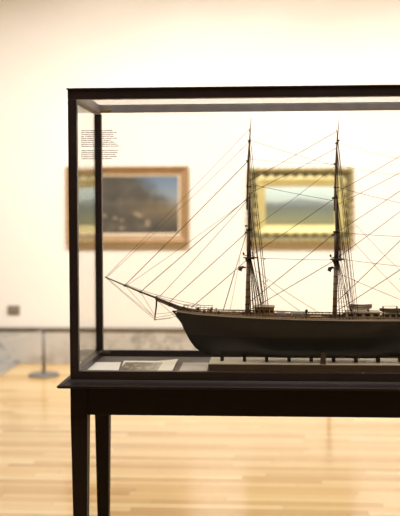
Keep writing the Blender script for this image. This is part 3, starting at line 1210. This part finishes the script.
boat(348, 372, 307.0, 3.0, .011, -.012, M['boat_pale'], label='pale boat on the cabin roof')
boat(350, 372, 305.0, 2.8, .011, .016, M['boat_pale'], label='pale boat on the cabin roof')
boat(379.5, 407, 309.0, 4.0, .013, -.022, M['boat'], label='grey boat hung from davits')
boat(275, 288, 312.0, 3.4, .012, -.012, M['slate'], True, label='upturned dark grey boat')
boat(288.5, 306, 311.6, 3.6, .012, -.010, M['slate'], True, label='upturned dark grey boat')
# skids under the boats on deck
for px in (277.5, 285, 292, 302):
    b = bmesh.new()
    q = S(px, 313.2, -.01)
    box(b, q.x - .003, q.x + .003, -.03, .02, dz(q.x) - .001, q.z + .001)
    obj('boat_skid', b, M['rail'], ship)
for px in (351, 368):
    b = bmesh.new(); q = S(px, 311)
    zt_ = S(362, 312, -.034).z
    box(b, q.x - .002, q.x + .002, -.026, .030, zt_, zt_ + .0075)
    obj('boat_skid', b, M['rail_dark'], ship)
# davits
for px in (383.5, 397.5):
    b = bmesh.new()
    q = S(px, 316, -.05); x = q.x
    zz = sheer(x)
    tube(b, [(x, -.05, zz), (x, -.05, zz + .036), (x, -.046, zz + .043), (x, -.036, zz + .046), (x, -.024, zz + .044), (x, -.022, zz + .026)], .0013, 6)
    obj('davit', b, M['black'], ship, smooth=True)
b = bmesh.new()
q = S(383.5, 316, -.036); q2 = S(397.5, 316, -.036)
tube(b, [(q.x, -.036, sheer(q.x) + .046), (q2.x, -.036, sheer(q2.x) + .046)], .0007, 5)
obj('davit_span', b, M['rope_dark'], ship)
# capstan, windlass, pump, hatches, bitts
for (px, r, h_) in ((219, .0052, .014), (306.5, .0042, .030)):
    b = bmesh.new()
    x = S(px, 314).x; z = dz(x)
    lathe(b, [(r * 1.2, z - .001), (r * 1.2, z + .002), (r * .7, z + h_ * .4), (r * .75, z + h_ * .7), (r * 1.15, z + h_ * .8), (r * 1.15, z + h_), (r * .3, z + h_ * 1.06)], x, 0, 14)
    obj('capstan', b, M['black'], ship, smooth=False)
for px0, px1, hh, half in ((196, 204, .006, .016), (207, 214, .008, .012), (226, 238, .006, .020), (310, 322, .006, .024)):
    b = bmesh.new()
    x0, x1 = S(px0, 315).x, S(px1, 315).x
    zb_ = dz((x0 + x1) / 2) - .002
    box(b, x0, x1, -half, half, zb_, zb_ + hh + .002)
    h_ = obj('hatch', b, M['rail'], ship, bevel=.0008)
    b = bmesh.new(); box(b, x0 + .002, x1 - .002, -half + .002, half - .002, zb_ + hh + .002, zb_ + hh + .004)
    obj('hatch_cover', b, M['house_roof'], h_)
# fife rails round the fore and main mast
for px in (247, 335):
    b = bmesh.new()
    x = S(px, 316).x; z = dz(x)
    for s in (-1, 1):
        tube(b, [(x - .016, s * .014, z + .014), (x + .018, s * .014, z + .014)], .0017, 6)
        for dx in (-.014, 0, .016):
            tube(b, [(x + dx, s * .014, z - .001), (x + dx, s * .014, z + .014)], .0016, 6)
    tube(b, [(x - .015, -.014, z + .014), (x - .015, .014, z + .014)], .0017, 6)
    obj('fife_rail', b, M['rail_dark'], ship)
# forecastle railing
b = bmesh.new()
for s in (-1, 1):
    pts = []
    for px in range(184, 216, 4):
        x = S(px, 312).x
        p = Vector((x, s * max(half_breadth(x) - .002, .002), sheer(x) + .026))
        pts.append(p)
        tube(b, [(p.x, p.y, sheer(x) + .008), (p.x, p.y, p.z)], .0007, 5)
    tube(b, pts, .0009, 5)
obj('forecastle_rail', b, M['rail_dark'], ship)
rg = random.Random(11)
for k in range(46):      # bitts, pin rails and small fittings along both sides of the deck
    s = -1 if k % 2 else 1
    px = rg.uniform(184, 216) if k < 18 else rg.uniform(216, 470)
    x = S(px, 316).x
    yb_ = s * max(half_breadth(x) - rg.uniform(.004, .016), .001)
    hh = rg.uniform(.012, .022) if k < 18 else rg.uniform(.009, .016)
    r_ = rg.uniform(.0016, .0036)
    b = bmesh.new()
    box(b, x - r_, x + r_, yb_ - r_, yb_ + r_, dz(x) - .001, dz(x) + hh)
    box(b, x - r_ * 1.4, x + r_ * 1.4, yb_ - r_ * 1.4, yb_ + r_ * 1.4, dz(x) + hh, dz(x) + hh + .0022)
    obj('bitt', b, rg.choice((M['rail'], M['rail_dark'], M['rail_dark'])), ship)
b = bmesh.new()          # windlass across the forecastle
x = S(204, 314).x
tube(b, [(x, -.03, dz(x) + .008), (x, .03, dz(x) + .008)], .006, 10)
obj('windlass', b, M['rail_dark'], ship)
# jibboom heel and gammoning at the bow
b = bmesh.new()
tube(b, [S(199, 311.5), S(180, 307.2), S(168, 302.6)], [.0042, .0042, .0036], 8)
obj('jibboom_heel', b, M['rail_dark'], bs, smooth=True)
for px, py in ((170, 304.5), (181, 308.5), (186, 310.5)):
    b = bmesh.new(); q = S(px, py); d = (S(105, 277) - S(156, 298)).normalized()
    tube(b, [q - d * .003, q + d * .003], .0082, 10)
    obj('gammoning', b, M['black'], bs)
for s in (-1, 1):     # catheads and anchors stowed at the bow
    b = bmesh.new()
    x = S(190, 313).x
    yb_ = half_breadth(x)
    tube(b, [(x, s * (yb_ - .008), sheer(x) + .009), (x - .004, s * (yb_ + .012), sheer(x) + .012)], .0028, 6)
    obj('cathead', b, M['rail_dark'], ship)

# pillars of the stand, up to the turn of the bilge
n = 11
for k in range(n):
    px = 221.3 + 22.72 * k
    for s in (-1, 1):
        dy = s * .072
        q = at(px, 361, YS - .072)
        x = q.x - SX
        # height of the hull bottom above this foot
        zz = None
        uu = min(max(x / stern_u, 0.02), .98)
        best = None
        for vi in range(1, 400):
            v = vi / 400
            p = hull_pt(uu, v, 1)
            if p.y >= .072:
                best = p.z
                break
        if best is None or best > .055:
            dy = s * .012
            best = .004
            for vi in range(1, 400):
                p = hull_pt(uu, vi / 400, 1)
                if p.y >= .012:
                    best = p.z
                    break
        b = bmesh.new()
        zb_ = BH
        zt_ = SZ + best - ZCF + .0005
        box(b, q.x - .0058, q.x + .0058, -.0055, .0055, zb_, zt_)
        for v_ in b.verts:
            v_.co.x -= std.location.x
            v_.co.y += dy
        obj('pillar', b, M['pillar'], std, bevel=.0006)
# taller brown bracket beside the hull
b = bmesh.new()
q = at(323, 364, YS - .076)
box(b, q.x - .0095 - std.location.x, q.x + .0095 - std.location.x, -.0800, -.0735, BH, BH + .012)
frustum(b, q.x - std.location.x, -.0768, BH + .012, .0095, .0035, BH + .040, .0070, .0025)
tag(obj('bracket', b, M['bracket'], std, bevel=.001), 'taller light brown bracket against the hull')


# ------------------------------------------------------------------ light
def area(name, loc, target, size, power, color, spread=180, sy=None):
    d = bpy.data.lights.new(name, 'AREA')
    d.energy = power
    d.color = color
    d.size = size
    if sy:
        d.shape = 'RECTANGLE'
        d.size_y = sy
    d.spread = R(spread)
    o = bpy.data.objects.new(name, d)
    C.objects.link(o)
    o.location = loc
    o.rotation_euler = (Vector(target) - Vector(loc)).to_track_quat('-Z', 'Y').to_euler()
    return o


WARM = (1.0, 0.962, 0.91)
for k, (x, pw) in enumerate(((-3.4, 19), (-1.3, 38), (0.5, 40), (2.4, 40), (4.4, 31))):
    area('wall_washer', (x, WALL_Y - 2.6, 4.4), (x, WALL_Y, 0.95), .35, pw, WARM, 85)
# ceiling light over the case, with unseen fill lights added round the room
for x, y, pw in ((-2.5, 3.0, 34), (0.3, 2.3, 54), (2.8, 3.0, 28), (-1.6, 6.4, 34), (1.4, 6.4, 34)):
    area('ceiling_lamp_fill', (x, y, 4.5), (x, y, 0), .6, pw, (1.0, 0.96, 0.90), 130)
w = bpy.data.worlds.new('world')
w.use_nodes = True
w.node_tree.nodes['Background'].inputs[0].default_value = (0.9, 0.85, 0.8, 1)
w.node_tree.nodes['Background'].inputs[1].default_value = 0.02
sc.world = w

vs_ = sc.view_settings
vs_.view_transform = 'Standard'
vs_.look = 'None'
vs_.exposure = 0.0
vs_.gamma = 1.0
vs_.use_curve_mapping = False
sc.cycles.transparent_max_bounces = 24
sc.cycles.max_bounces = 10
